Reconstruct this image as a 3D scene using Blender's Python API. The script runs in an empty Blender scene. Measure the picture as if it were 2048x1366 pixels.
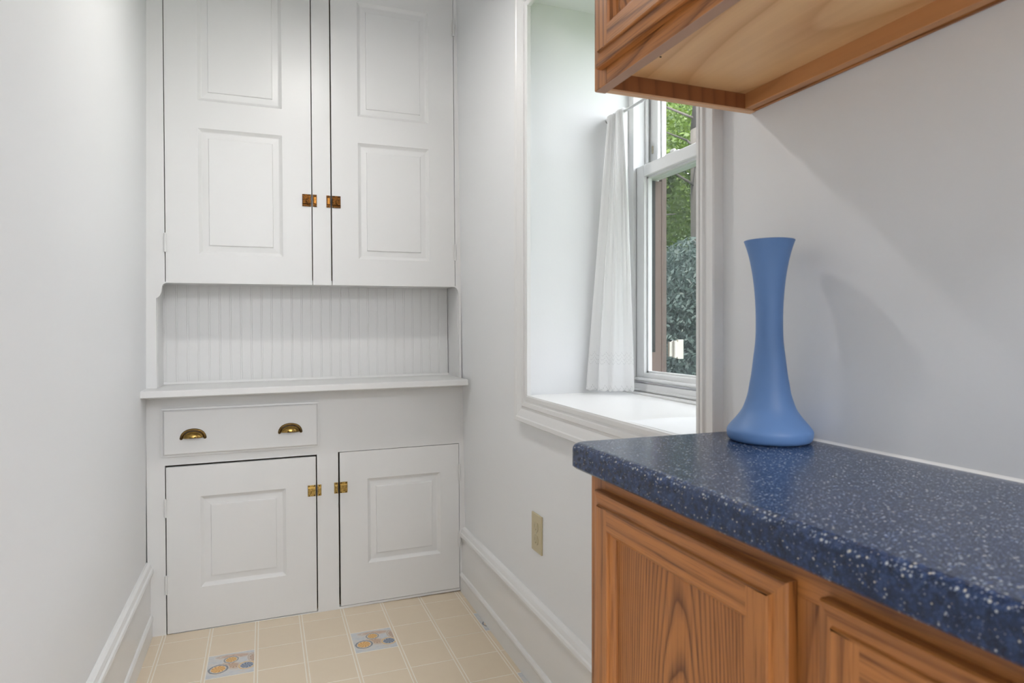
import bpy, bmesh, math, random
from mathutils import Vector, Matrix
random.seed(7)
PI = math.pi
scene = bpy.context.scene
COL = scene.collection

# ------------------------------------------------------------------ camera
cam_d = bpy.data.cameras.new('camera')
cam = bpy.data.objects.new('camera', cam_d); COL.objects.link(cam)
cam.location = (0, 0, 1.077)
cam.rotation_euler = (PI/2, 0, -math.radians(20.9))
cam_d.sensor_width = 36.0
cam_d.lens = 36.0*1300/2048
cam_d.shift_y = -25/2048
cam_d.clip_start = 0.02
cam_d.dof.use_dof = True
cam_d.dof.focus_distance = 2.3
cam_d.dof.aperture_fstop = 9.0
scene.camera = cam

# ------------------------------------------------------------------ world, sun, lamps
world = bpy.data.worlds.new('world'); scene.world = world
world.use_nodes = True
wn = world.node_tree.nodes; wl = world.node_tree.links
bg = wn['Background']
bg.inputs[0].default_value = (0.95, 0.95, 1.0, 1.0)        # thin bright overcast
bg.inputs[1].default_value = 6.3

sun_d = bpy.data.lights.new('sun_offscreen', 'SUN'); sun_d.energy = 16.0; sun_d.angle = 0.01
sun_d.color = (1.0, 0.95, 0.85)
sun = bpy.data.objects.new('sun_offscreen', sun_d); COL.objects.link(sun)
# shines from behind the house (-x) down on the garden: direction of travel (+x, +y, down)
sun.rotation_euler = Vector((0.52, 0.30, -0.80)).to_track_quat('-Z', 'Y').to_euler()

kit_d = bpy.data.lights.new('kitchen_ceiling_light_offscreen', 'AREA'); kit_d.shape = 'DISK'; kit_d.size = 0.8
kit_d.energy = 66; kit_d.color = (0.945, 0.965, 1.0)
kit = bpy.data.objects.new('kitchen_ceiling_light_offscreen', kit_d); COL.objects.link(kit)
kit.location = (0.30, -1.95, 2.56)

LAMP_POS = (0.17, 1.77, 2.29)
LAMP_STRENGTH = 296.0

scene.view_settings.view_transform = 'Standard'
scene.view_settings.look = 'None'
scene.view_settings.exposure = 0.2
scene.view_settings.gamma = 1.0
scene.view_settings.use_curve_mapping = False

# ------------------------------------------------------------------ node helpers
class NT:
    def __init__(self, name):
        self.m = bpy.data.materials.new(name); self.m.use_nodes = True
        self.t = self.m.node_tree; self.n = self.t.nodes; self.l = self.t.links
        self.b = self.n['Principled BSDF']; self.out = self.n['Material Output']
    def node(self, typ, **kw):
        nd = self.n.new(typ)
        for k, v in kw.items(): setattr(nd, k, v)
        return nd
    def link(self, a, b): self.l.new(a, b)
    def put(self, sock, v):
        if hasattr(v, 'is_linked') or hasattr(v, 'links'): self.l.new(v, sock)
        else: sock.default_value = v
    def math(self, op, a, b=0.0, c=None):
        nd = self.n.new('ShaderNodeMath'); nd.operation = op
        self.put(nd.inputs[0], a); self.put(nd.inputs[1], b)
        if c is not None: self.put(nd.inputs[2], c)
        return nd.outputs[0]
    def sep(self, v):
        nd = self.n.new('ShaderNodeSeparateXYZ'); self.l.new(v, nd.inputs[0]); return nd.outputs
    def comb(self, x, y, z):
        nd = self.n.new('ShaderNodeCombineXYZ')
        for s, v in zip(nd.inputs, (x, y, z)): self.put(s, v)
        return nd.outputs[0]
    def noise(self, vec, scale, detail=2.0, rough=0.5, dist=0.0):
        nd = self.n.new('ShaderNodeTexNoise')
        self.l.new(vec, nd.inputs['Vector'])
        nd.inputs['Scale'].default_value = scale; nd.inputs['Detail'].default_value = detail
        nd.inputs['Roughness'].default_value = rough; nd.inputs['Distortion'].default_value = dist
        return nd.outputs
    def ramp(self, fac, stops, interp='LINEAR'):
        nd = self.n.new('ShaderNodeValToRGB'); nd.color_ramp.interpolation = interp
        el = nd.color_ramp.elements
        while len(el) < len(stops): el.new(0.5)
        for e, (p, c) in zip(el, stops):
            e.position = p; e.color = (c[0], c[1], c[2], 1.0)
        self.l.new(fac, nd.inputs[0]); return nd.outputs[0]
    def mix(self, fac, a, b, blend='MIX'):
        nd = self.n.new('ShaderNodeMix'); nd.data_type = 'RGBA'; nd.blend_type = blend
        self.put(nd.inputs[0], fac)
        for s, v in ((nd.inputs[6], a), (nd.inputs[7], b)):
            if isinstance(v, tuple): s.default_value = (v[0], v[1], v[2], 1.0)
            else: self.l.new(v, s)
        return nd.outputs[2]
    def bump(self, h, strength, dist=0.002):
        nd = self.n.new('ShaderNodeBump'); nd.inputs['Strength'].default_value = strength
        nd.inputs['Distance'].default_value = dist
        self.l.new(h, nd.inputs['Height']); self.l.new(nd.outputs[0], self.b.inputs['Normal'])
    def objco(self):
        return self.n.new('ShaderNodeTexCoord').outputs['Object']
    def rnd(self):
        return self.n.new('ShaderNodeObjectInfo').outputs['Random']
    def set(self, color=None, rough=None, metal=None, spec=None, coat=None):
        if color is not None: self.put(self.b.inputs['Base Color'], color if not isinstance(color, tuple) else (color[0], color[1], color[2], 1))
        if rough is not None: self.put(self.b.inputs['Roughness'], rough)
        if metal is not None: self.b.inputs['Metallic'].default_value = metal
        if spec is not None: self.b.inputs['Specular IOR Level'].default_value = spec
        if coat is not None: self.b.inputs['Coat Weight'].default_value = coat; self.b.inputs['Coat Roughness'].default_value = 0.15

def srgb(r, g, b):
    f = lambda c: (c/255/12.92) if c/255 <= 0.04045 else ((c/255+0.055)/1.055)**2.4
    return (f(r), f(g), f(b))

def paint(name, col, rough, bscale=0, bstr=0.0, var=0.02):
    t = NT(name); co = t.objco()
    n = t.noise(co, 3.0, 3)[0]
    c2 = tuple(max(0, c*(1-var*2)) for c in col)
    t.set(t.mix(n, col, c2), rough)
    if bscale:
        h = t.noise(co, bscale, 4)[0]; t.bump(h, bstr, 0.001)
    return t.m

def oak(name, axis, light, dark, ring=34.0, off=(0.05, 0.03, -0.35), pore=0.45, rough=0.38, stretch=0.10, contrast=1.0, use_random=True):
    """plain-sawn oak; axis = grain direction (0,1,2)"""
    t = NT(name); s = t.sep(t.objco())
    ax = [i for i in range(3) if i != axis]
    a, b, l = s[ax[0]], s[ax[1]], s[axis]
    if use_random:
        r = t.rnd()
        a = t.math('ADD', a, t.math('MULTIPLY', r, 0.31))
        b = t.math('ADD', b, t.math('MULTIPLY', r, 0.17))
        l = t.math('ADD', l, t.math('MULTIPLY', r, 2.3))
    a = t.math('ADD', a, off[0]); b = t.math('ADD', b, off[1]); l = t.math('ADD', l, off[2])
    low = t.comb(t.math('MULTIPLY', a, 5.0), t.math('MULTIPLY', b, 5.0), t.math('MULTIPLY', l, 1.6))
    wob = t.noise(low, 1.0, 3, 0.55)[0]
    wob = t.math('MULTIPLY', t.math('SUBTRACT', wob, 0.5), 0.05)
    v = t.comb(t.math('ADD', a, wob), b, t.math('MULTIPLY', l, stretch))
    ln = t.node('ShaderNodeVectorMath', operation='LENGTH'); t.link(v, ln.inputs[0])
    rr = t.math('MULTIPLY', ln.outputs['Value'], ring*3.2)
    saw = t.math('FRACT', rr)
    # growth ring: slow brightening, quick dark late-wood
    fine = t.comb(t.math('MULTIPLY', a, 420.0), t.math('MULTIPLY', b, 420.0), t.math('MULTIPLY', l, 11.0))
    fn = t.noise(fine, 1.0, 3, 0.6)[0]
    med = t.comb(t.math('MULTIPLY', a, 90.0), t.math('MULTIPLY', b, 90.0), t.math('MULTIPLY', l, 3.0))
    mn = t.noise(med, 1.0, 3, 0.6)[0]
    ringc = t.ramp(saw, [(0.0, (0.9,)*3), (0.12, (0.55,)*3), (0.35, (0.12,)*3), (0.75, (0.0,)*3), (0.95, (0.35,)*3), (1.0, (0.9,)*3)])
    pores = t.ramp(fn, [(0.50, (0,)*3), (0.66, (1,)*3)])
    f = t.math('ADD', t.math('MULTIPLY', ringc, 0.62*contrast), t.math('MULTIPLY', mn, 0.34))
    f = t.math('ADD', f, t.math('MULTIPLY', pores, pore*0.45))
    f = t.math('MINIMUM', f, 1.0)
    t.set(t.mix(f, light, dark), rough)
    t.bump(t.math('MULTIPLY', f, -1.0), 0.12, 0.0006)
    return t.m

WHITE = (0.80, 0.80, 0.795)
M = {}
M['wall'] = paint('wall_paint', (0.80, 0.81, 0.82), 0.6, 140, 0.10, 0.006)
M['trim'] = paint('trim_paint', (0.79, 0.79, 0.785), 0.32, 60, 0.03, 0.01)
M['hutch'] = paint('hutch_paint', (0.755, 0.755, 0.748), 0.36, 40, 0.05, 0.012)
M['hinge_paint'] = paint('hinge_paint', (0.74, 0.74, 0.73), 0.35, 300, 0.2, 0.02)
M['ceiling'] = paint('ceiling_paint', (0.83, 0.83, 0.82), 0.8)
M['vinyl'] = paint('window_vinyl', (0.78, 0.785, 0.79), 0.3)
M['caulk'] = paint('caulk', (0.78, 0.78, 0.77), 0.5)
M['cavity'] = paint('bare_pine_interior', (0.34, 0.24, 0.15), 0.8)
M['slot_dark'] = paint('painted_slot_black', (0.02, 0.02, 0.02), 0.6)  # near-black colour painted for the darkness of a track slot

OAK_L, OAK_D = srgb(200, 131, 70), srgb(108, 60, 25)     # one and the same oak for both cabinets
for i, a in enumerate('xyz'):
    M['oak_'+a] = oak('honey_oak_'+a, i, OAK_L, OAK_D, ring=27, contrast=1.25, pore=0.85)
    M['base_'+a] = oak('base_oak_'+a, i, OAK_L, OAK_D, ring=17, contrast=0.95, pore=0.75)
M['base_panel'] = oak('oak_door_panel', 2, OAK_L, OAK_D, ring=74, off=(0.035, 0.012, 0.42), pore=0.8, stretch=0.085, contrast=1.35, use_random=False)
M['maple'] = oak('maple_veneer', 1, srgb(240, 196, 142), srgb(192, 132, 76), ring=9, off=(-0.05, 0.10, 0.4), pore=0.05, rough=0.33, stretch=0.16, contrast=0.9, use_random=False)
M['walnut_ply'] = oak('cabinet_inner_ply', 2, srgb(150, 92, 54), srgb(108, 62, 34), ring=14, pore=0.1)
M['walnut_y'] = oak('cabinet_hanging_rail', 1, srgb(206, 148, 96), srgb(160, 106, 64), ring=9, pore=0.1)
M['endgrain'] = paint('raw_edge', srgb(186, 150, 128), 0.7, 200, 0.2, 0.1)
M['pale_edge'] = paint('pale_ply_edge', srgb(226, 184, 146), 0.6, 200, 0.1, 0.05)

# speckled solid-surface counter: one material for top and edge
for cname, ckey, EC in (('speckled_blue_counter', 'counter', ((0.007, 0.013, 0.032), (0.017, 0.034, 0.090), (0.038, 0.074, 0.180), (0.12, 0.17, 0.30), (0.21, 0.27, 0.40), (0.40, 0.43, 0.48), (0.36, 0.42, 0.52), (0.62, 0.58, 0.50))),):
    t = NT(cname); co = t.objco()
    n1 = t.noise(co, 160, 3, 0.6)[0]
    base = t.ramp(n1, [(0.30, EC[0]), (0.52, EC[1]), (0.72, EC[2])])
    def specks(scale, thr, rmin, shift):
        vm = t.node('ShaderNodeVectorMath', operation='ADD'); t.link(co, vm.inputs[0]); vm.inputs[1].default_value = shift
        vo = t.node('ShaderNodeTexVoronoi'); vo.inputs['Scale'].default_value = scale; t.link(vm.outputs[0], vo.inputs['Vector'])
        sc = t.node('ShaderNodeSeparateColor'); t.link(vo.outputs['Color'], sc.inputs[0])
        m = t.math('MULTIPLY', t.math('LESS_THAN', vo.outputs['Distance'], thr), t.math('GREATER_THAN', sc.outputs[0], rmin))
        return m, sc.outputs[1]
    m1, r1 = specks(400, 0.31, 0.60, (0, 0, 0))
    m2, r2 = specks(270, 0.34, 0.80, (3.1, 1.7, 0.4))
    m3, r3 = specks(760, 0.34, 0.45, (1.1, 5.7, 2.4))
    c = t.mix(t.math('MULTIPLY', m3, 0.5), base, EC[3])
    c = t.mix(t.math('MULTIPLY', m1, 0.75), c, t.mix(r1, EC[4], EC[5]))
    c = t.mix(t.math('MULTIPLY', m2, 0.85), c, t.mix(r2, EC[6], EC[7]))
    t.set(c, 0.24, spec=0.42); M[ckey] = t.m

# vase: matte powder-blue glass
t = NT('matte_blue_ceramic'); co = t.objco()
n = t.noise(co, 420, 3)[0]
t.set(t.mix(t.noise(co, 9, 2)[0], srgb(94, 130, 182), srgb(99, 136, 188)), 0.48); t.bump(n, 0.05, 0.0005); M['vase'] = t.m

def metal(name, c1, c2, rough, scale=60):
    t = NT(name); co = t.objco()
    n = t.noise(co, scale, 4, 0.65)[0]
    t.set(t.mix(t.ramp(n, [(0.35, (0,)*3), (0.65, (1,)*3)]), c1, c2), rough, 1.0)
    return t.m
M['brass'] = metal('aged_brass', (0.42, 0.27, 0.075), (0.26, 0.16, 0.05), 0.26)
M['brass_dark'] = metal('tarnished_brass_flange', (0.22, 0.14, 0.05), (0.12, 0.075, 0.03), 0.35)
M['latch_brass'] = metal('bright_latch_brass', (0.55, 0.39, 0.13), (0.26, 0.17, 0.05), 0.3, 220)
M['latch_copper'] = metal('dark_copper_latch', (0.22, 0.09, 0.02), (0.03, 0.015, 0.007), 0.42, 180)
M['latch_amber'] = metal('amber_latch_keeper', (0.42, 0.19, 0.04), (0.30, 0.12, 0.025), 0.38, 200)
M['rod'] = metal('white_curtain_rod', (0.80, 0.80, 0.80), (0.74, 0.74, 0.74), 0.35)
M['screw'] = metal('dark_dot_metal', (0.05, 0.04, 0.03), (0.025, 0.02, 0.015), 0.45)
M['steel'] = metal('painted_screw', (0.6, 0.56, 0.46), (0.5, 0.46, 0.36), 0.4)

M['outlet'] = paint('almond_plastic', srgb(196, 184, 150), 0.35)
M['outlet2'] = paint('almond_receptacle', srgb(188, 176, 142), 0.3)
M['cream'] = paint('cream_hardware', (0.80, 0.76, 0.68), 0.45)
M['ext_brown'] = paint('brown_exterior_jamb', srgb(122, 104, 96), 0.7, 30, 0.2, 0.12)
M['ext_stone'] = paint('exterior_stone', srgb(150, 138, 124), 0.85, 12, 0.6, 0.2)

# vinyl floor: tan tile, paler joints
def tilemat(name, c1, c2):
    t = NT(name); co = t.objco()
    r = t.rnd()
    n = t.noise(co, 26, 4, 0.6)[0]; g = t.noise(co, 700, 2)[0]
    c = t.mix(n, c1, c2)
    c = t.mix(t.math('MULTIPLY', r, 0.35), c, c2)
    t.set(c, 0.33); t.bump(g, 0.08, 0.0004)
    return t.m
M['tile'] = tilemat('tan_vinyl_tile', (0.77, 0.655, 0.50), (0.73, 0.61, 0.455))
M['joint'] = tilemat('pale_vinyl_joint', (0.90, 0.85, 0.76), (0.88, 0.82, 0.72))
# decorated vinyl tile: fossil shells on grey-blue, object coords about the tile centre
t = NT('shell_print_tile'); co = t.objco(); s = t.sep(co)
st = t.comb(t.math('MULTIPLY', s[0], 22.0), t.math('MULTIPLY', s[1], 70.0), 0.0)
bgc = t.ramp(t.noise(st, 1.0, 4, 0.6, 1.2)[0], [(0.34, srgb(192, 195, 199)), (0.52, srgb(208, 209, 209)), (0.66, srgb(214, 202, 190))])
fine = t.noise(co, 160, 3, 0.7)[0]
def shell(c, cx, cy, rx, ry, rot, inner, spots, rim):
    ca, sa = math.cos(rot), math.sin(rot)
    dx = t.math('SUBTRACT', s[0], cx); dy = t.math('SUBTRACT', s[1], cy)
    u = t.math('DIVIDE', t.math('ADD', t.math('MULTIPLY', dx, ca), t.math('MULTIPLY', dy, sa)), rx)
    v = t.math('DIVIDE', t.math('SUBTRACT', t.math('MULTIPLY', dy, ca), t.math('MULTIPLY', dx, sa)), ry)
    d = t.math('SQRT', t.math('ADD', t.math('MULTIPLY', u, u), t.math('MULTIPLY', v, v)))
    d = t.math('ADD', d, t.math('MULTIPLY', t.math('SUBTRACT', fine, 0.5), 0.25))
    ang = t.math('ARCTAN2', v, u)
    ribs = t.math('SINE', t.math('ADD', t.math('MULTIPLY', ang, 9.0), t.math('MULTIPLY', d, 7.0)))
    inn = t.mix(t.math('GREATER_THAN', ribs, 0.25), inner, spots)
    body = t.ramp(d, [(0.0, (1,)*3), (0.70, (1,)*3), (0.74, (0,)*3), (1.0, (0,)*3)])
    ring = t.math('MULTIPLY', t.math('GREATER_THAN', d, 0.80), t.math('LESS_THAN', d, 1.0))
    pale = t.math('LESS_THAN', d, 1.08)
    c = t.mix(t.math('MULTIPLY', pale, 0.8), c, srgb(214, 208, 198))
    c = t.mix(body, c, inn)
    return t.mix(t.math('MULTIPLY', ring, 0.85), c, rim)
c = bgc
c = shell(c, 0.012, 0.052, 0.060, 0.014, -0.1, srgb(206, 180, 160), srgb(190, 160, 142), srgb(196, 178, 166))
c = shell(c, 0.070, 0.018, 0.020, 0.038, 0.2, srgb(196, 172, 152), srgb(176, 150, 132), srgb(188, 172, 160))
c = shell(c, 0.004, -0.010, 0.036, 0.022, -0.6, srgb(204, 176, 152), srgb(180, 148, 124), srgb(200, 180, 164))
c = shell(c, -0.036, -0.022, 0.030, 0.029, 0.3, srgb(232, 186, 118), srgb(206, 150, 80), srgb(110, 116, 128))
c = shell(c, 0.000, 0.030, 0.023, 0.023, 0.8, srgb(226, 184, 116), srgb(200, 150, 84), srgb(134, 136, 140))
c = shell(c, 0.048, -0.024, 0.026, 0.026, 0.1, srgb(150, 160, 176), srgb(84, 98, 124), srgb(218, 180, 120))
t.set(c, 0.33); M['deco'] = t.m

# curtain cloth: thin, translucent white cotton
t = NT('white_cotton_eyelet'); co = t.objco(); s = t.sep(co)
uvn = t.node('ShaderNodeUVMap'); uv = t.sep(uvn.outputs[0])     # u along width (m), v height above hem (m)
wave = t.math('MULTIPLY', t.math('ABSOLUTE', t.math('SINE', t.math('MULTIPLY', uv[0], 95.0))), 0.012)
hh = t.math('ADD', uv[1], wave)
def rowdots(h0, hw):
    inrow = t.math('LESS_THAN', t.math('ABSOLUTE', t.math('SUBTRACT', hh, h0)), hw)
    dots = t.math('GREATER_THAN', t.math('SINE', t.math('MULTIPLY', uv[0], 1150.0)), 0.35)
    return t.math('MULTIPLY', inrow, dots)
dots = t.math('MAXIMUM', t.math('MAXIMUM', rowdots(0.092, 0.0013), rowdots(0.105, 0.0013)), t.math('MAXIMUM', rowdots(0.118, 0.0013), rowdots(0.014, 0.0016)))
weave = t.noise(t.comb(t.math('MULTIPLY', uv[0], 900), t.math('MULTIPLY', uv[1], 900), 0.0), 1.0, 2)[0]
colr = t.mix(t.math('MULTIPLY', dots, 0.55), (0.90, 0.90, 0.90), (0.48, 0.48, 0.48))
t.set(colr, 0.9); t.bump(weave, 0.06, 0.0005)
tr = t.node('ShaderNodeBsdfTranslucent'); t.link(colr, tr.inputs[0])
mx = t.node('ShaderNodeMixShader'); mx.inputs[0].default_value = 0.42
t.link(t.b.outputs[0], mx.inputs[1]); t.link(tr.outputs[0], mx.inputs[2]); t.link(mx.outputs[0], t.out.inputs[0])
M['curtain'] = t.m

# thin window glass: clear with fresnel reflection
t = NT('window_glass')
trn = t.node('ShaderNodeBsdfTransparent'); trn.inputs[0].default_value = (0.93, 0.95, 0.95, 1)
gl = t.node('ShaderNodeBsdfGlossy'); gl.inputs['Roughness'].default_value = 0.02
lw = t.node('ShaderNodeLayerWeight'); lw.inputs[0].default_value = 0.5
sch = t.math('ADD', 0.02, t.math('MULTIPLY', t.math('POWER', lw.outputs['Facing'], 5.0), 0.48))
mx = t.node('ShaderNodeMixShader'); t.link(sch, mx.inputs[0]); t.link(trn.outputs[0], mx.inputs[1]); t.link(gl.outputs[0], mx.inputs[2])
t.link(mx.outputs[0], t.out.inputs[0]); M['glass'] = t.m
# fibreglass insect screen: mostly open grey mesh
t = NT('insect_screen_mesh')
trn = t.node('ShaderNodeBsdfTransparent')
df = t.node('ShaderNodeBsdfDiffuse'); df.inputs[0].default_value = (0.12, 0.14, 0.15, 1)
mx = t.node('ShaderNodeMixShader'); mx.inputs[0].default_value = 0.22
t.link(trn.outputs[0], mx.inputs[1]); t.link(df.outputs[0], mx.inputs[2]); t.link(mx.outputs[0], t.out.inputs[0]); M['screen'] = t.m

def leafmat(name, c1, c2):
    t = NT(name); co = t.objco()
    n = t.noise(co, 4.0, 3)[0]
    c = t.mix(t.ramp(n, [(0.35, (0,)*3), (0.65, (1,)*3)]), c1, c2)
    t.set(c, 0.55)
    tr = t.node('ShaderNodeBsdfTranslucent'); t.link(c, tr.inputs[0])
    mx = t.node('ShaderNodeMixShader'); mx.inputs[0].default_value = 0.4
    t.link(t.b.outputs[0], mx.inputs[1]); t.link(tr.outputs[0], mx.inputs[2]); t.link(mx.outputs[0], t.out.inputs[0])
    return t.m
M['leaf_bright'] = leafmat('bright_leaves', (0.055, 0.105, 0.010), (0.09, 0.14, 0.018))
M['leaf_mid'] = leafmat('mid_green_leaves', (0.034, 0.062, 0.026), (0.052, 0.086, 0.034))
M['leaf_blue'] = leafmat('blue_green_needles', (0.036, 0.060, 0.054), (0.058, 0.086, 0.078))
M['bark'] = paint('bark', (0.06, 0.052, 0.047), 0.95, 14, 0.8, 0.3)
M['grass'] = paint('lawn', (0.09, 0.16, 0.04), 0.95, 20, 0.5, 0.3)
t = NT('lamp_globe_glass')
em = t.node('ShaderNodeEmission'); em.inputs[0].default_value = (1.0, 0.97, 0.935, 1); em.inputs[1].default_value = LAMP_STRENGTH
t.link(em.outputs[0], t.out.inputs[0]); M['globe'] = t.m

# ------------------------------------------------------------------ geometry helpers
def box(bm, x0, x1, y0, y1, z0, z1, bev=0.0, seg=1, mi=0):
    vs = [bm.verts.new((x, y, z)) for x in (x0, x1) for y in (y0, y1) for z in (z0, z1)]
    F = [(0,1,3,2), (4,6,7,5), (0,4,5,1), (2,3,7,6), (0,2,6,4), (1,5,7,3)]
    fs = [bm.faces.new([vs[i] for i in f]) for f in F]
    for f in fs: f.material_index = mi
    if bev > 0:
        es = list({e for f in fs for e in f.edges})
        r = bmesh.ops.bevel(bm, geom=es, offset=bev, segments=seg, profile=0.5, affect='EDGES')
        for f in r['faces']: f.material_index = mi
    return vs

def new(): return bmesh.new()

def obj(name, bm, mats, parent=None, loc=None, smooth=False, kind=None, label=None):
    bmesh.ops.recalc_face_normals(bm, faces=bm.faces[:])
    me = bpy.data.meshes.new(name); bm.to_mesh(me); bm.free()
    for m in (mats if isinstance(mats, (list, tuple)) else [mats]):
        me.materials.append(M[m])
    if smooth:
        for p in me.polygons: p.use_smooth = True
    o = bpy.data.objects.new(name, me); COL.objects.link(o)
    if parent is not None: o.parent = parent
    if loc is not None: o.location = loc
    if kind: o['kind'] = kind
    if label: o['label'] = label
    return o

def bobj(name, args, mat, parent=None, bev=0.0, seg=1, **kw):
    """box object whose origin lies at the box centre"""
    x0, x1, y0, y1, z0, z1 = args
    c = ((x0+x1)/2, (y0+y1)/2, (z0+z1)/2)
    bm = new(); box(bm, x0-c[0], x1-c[0], y0-c[1], y1-c[1], z0-c[2], z1-c[2], bev, seg)
    return obj(name, bm, mat, parent, c, **kw)

def empty(name, loc=(0,0,0), label=None, cat=None, kind=None, group=None, roty=0.0):
    o = bpy.data.objects.new(name, None); COL.objects.link(o); o.location = loc
    o.rotation_euler = (0, roty, 0); o.empty_display_size = 0.05
    if label: o['label'] = label
    if cat: o['category'] = cat
    if kind: o['kind'] = kind
    if group: o['group'] = group
    return o
def tag(o, label, cat, group=None):
    o['label'] = label; o['category'] = cat
    if group: o['group'] = group
    return o

def prism(bm, pts, axis, a0, a1, mi=0):
    """extrude closed 2D polygon pts along axis; the other two axes in order"""
    def mk(p, a):
        if axis == 0: return (a, p[0], p[1])
        if axis == 1: return (p[0], a, p[1])
        return (p[0], p[1], a)
    A = [bm.verts.new(mk(p, a0)) for p in pts]; B = [bm.verts.new(mk(p, a1)) for p in pts]
    n = len(pts); fs = []
    for i in range(n):
        j = (i+1) % n; fs.append(bm.faces.new((A[i], A[j], B[j], B[i])))
    fs.append(bm.faces.new(A)); fs.append(bm.faces.new(B[::-1]))
    for f in fs: f.material_index = mi

def lathe(bm, prof, seg=48, c=(0,0,0)):
    rings = []
    for r, z in prof:
        if r < 1e-6: rings.append([bm.verts.new((c[0], c[1], c[2]+z))])
        else: rings.append([bm.verts.new((c[0]+r*math.cos(2*PI*i/seg), c[1]+r*math.sin(2*PI*i/seg), c[2]+z)) for i in range(seg)])
    for a, b in zip(rings, rings[1:]):
        for i in range(seg):
            j = (i+1) % seg
            if len(a) == 1 and len(b) == 1: continue
            if len(a) == 1: bm.faces.new((a[0], b[j], b[i]))
            elif len(b) == 1: bm.faces.new((a[i], a[j], b[0]))
            else: bm.faces.new((a[i], a[j], b[j], b[i]))

def tube(bm, p0, p1, r0, r1=None, seg=10, cap=True):
    r1 = r0 if r1 is None else r1
    p0, p1 = Vector(p0), Vector(p1); d = (p1-p0).normalized()
    u = d.orthogonal().normalized(); v = d.cross(u)
    A = [bm.verts.new(p0 + (u*math.cos(2*PI*i/seg)+v*math.sin(2*PI*i/seg))*r0) for i in range(seg)]
    B = [bm.verts.new(p1 + (u*math.cos(2*PI*i/seg)+v*math.sin(2*PI*i/seg))*r1) for i in range(seg)]
    for i in range(seg):
        j = (i+1) % seg; bm.faces.new((A[i], A[j], B[j], B[i]))
    if cap: bm.faces.new(A[::-1]); bm.faces.new(B)

# ------------------------------------------------------------------ room shell
XL, XR = -0.383, 0.775          # inner faces of the two pantry walls
XO = 1.252                      # outer face of the thick house wall
YH = 2.57                       # hutch face
CEIL = 2.62
WY0, WY1, WZ0, WZ1 = 1.012, 1.878, 0.868, 2.10     # window opening

bm = new(); box(bm, -2.6, 1.27, -2.6, 2.95, -0.12, -0.0002)
floor = obj('floor', bm, 'joint', kind='structure')
bm = new(); box(bm, -2.6, 1.274, -2.6, 2.95, CEIL, CEIL+0.1)
obj('ceiling', bm, 'ceiling', kind='structure')
# left wall
bm = new(); box(bm, XL-0.12, XL, 0.2, 2.95, -0.05, CEIL)
obj('wall_left', bm, 'wall', kind='structure')
# kitchen walls behind the camera
bm = new(); box(bm, -2.6, XL, 0.08, 0.2, -0.05, CEIL)
obj('wall_entry', bm, 'wall', kind='structure')
bm = new(); box(bm, -2.72, -2.6, -2.6, 0.2, -0.05, CEIL)
obj('wall_kitchen', bm, 'wall', kind='structure')
bm = new(); box(bm, -2.72, XO, -2.72, -2.6, -0.05, CEIL)
obj('wall_back', bm, 'wall', kind='structure')
bm = new(); box(bm, XL-0.12, XO, 2.80, 2.95, -0.05, CEIL)
obj('wall_far', bm, 'wall', kind='structure')
# right wall: thick masonry wall with the window opening; the corner by the hutch is a little out of plumb
bm = new()
box(bm, XR, XO, -2.6, WY0, -0.05, CEIL)
box(bm, XR, XO, WY0, WY1, -0.05, WZ0-0.001)
box(bm, XR, XO, WY0, WY1, WZ1, CEIL)
box(bm, XR, XO, WY1, 1.96, -0.05, CEIL)
yb = 2.80; k = (yb-1.96)/(YH-1.96)
lean = lambda z: (0.7795-0.018*z-XR)*k
vs = [(XR, 1.96, -0.05), (XR, 1.96, CEIL), (XR+lean(-0.05), yb, -0.05), (XR+lean(CEIL), yb, CEIL), (XO, 1.96, -0.05), (XO, 1.96, CEIL), (XO, yb, -0.05), (XO, yb, CEIL)]
# front face as strips so the twisted surface stays smooth
N = 10
def wpt(i, j):
    f = i/N; g = j/N; z = -0.05+(CEIL+0.05)*g
    return (XR+lean(z)*f, 1.96+(yb-1.96)*f, z)
grid = [[bm.verts.new(wpt(i, j)) for j in range(N+1)] for i in range(N+1)]
for i in range(N):
    for j in range(N): bm.faces.new((grid[i][j], grid[i+1][j], grid[i+1][j+1], grid[i][j+1]))
box(bm, XR+0.06, XO, 1.96, yb, -0.05, CEIL)
wall_right = obj('wall_right', bm, 'wall', kind='structure')
# outside face of the house
bm = new()
box(bm, XO, XO+0.02, -2.72, WY0-0.01, -0.6, CEIL+0.1); box(bm, XO, XO+0.02, WY1+0.005, 2.95, -0.6, CEIL+0.1)
box(bm, XO, XO+0.02, WY0-0.01, WY1+0.005, -0.6, WZ0-0.02); box(bm, XO, XO+0.02, WY0-0.01, WY1+0.005, WZ1, CEIL+0.1)
obj('wall_exterior', bm, 'ext_stone', kind='structure')

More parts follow.
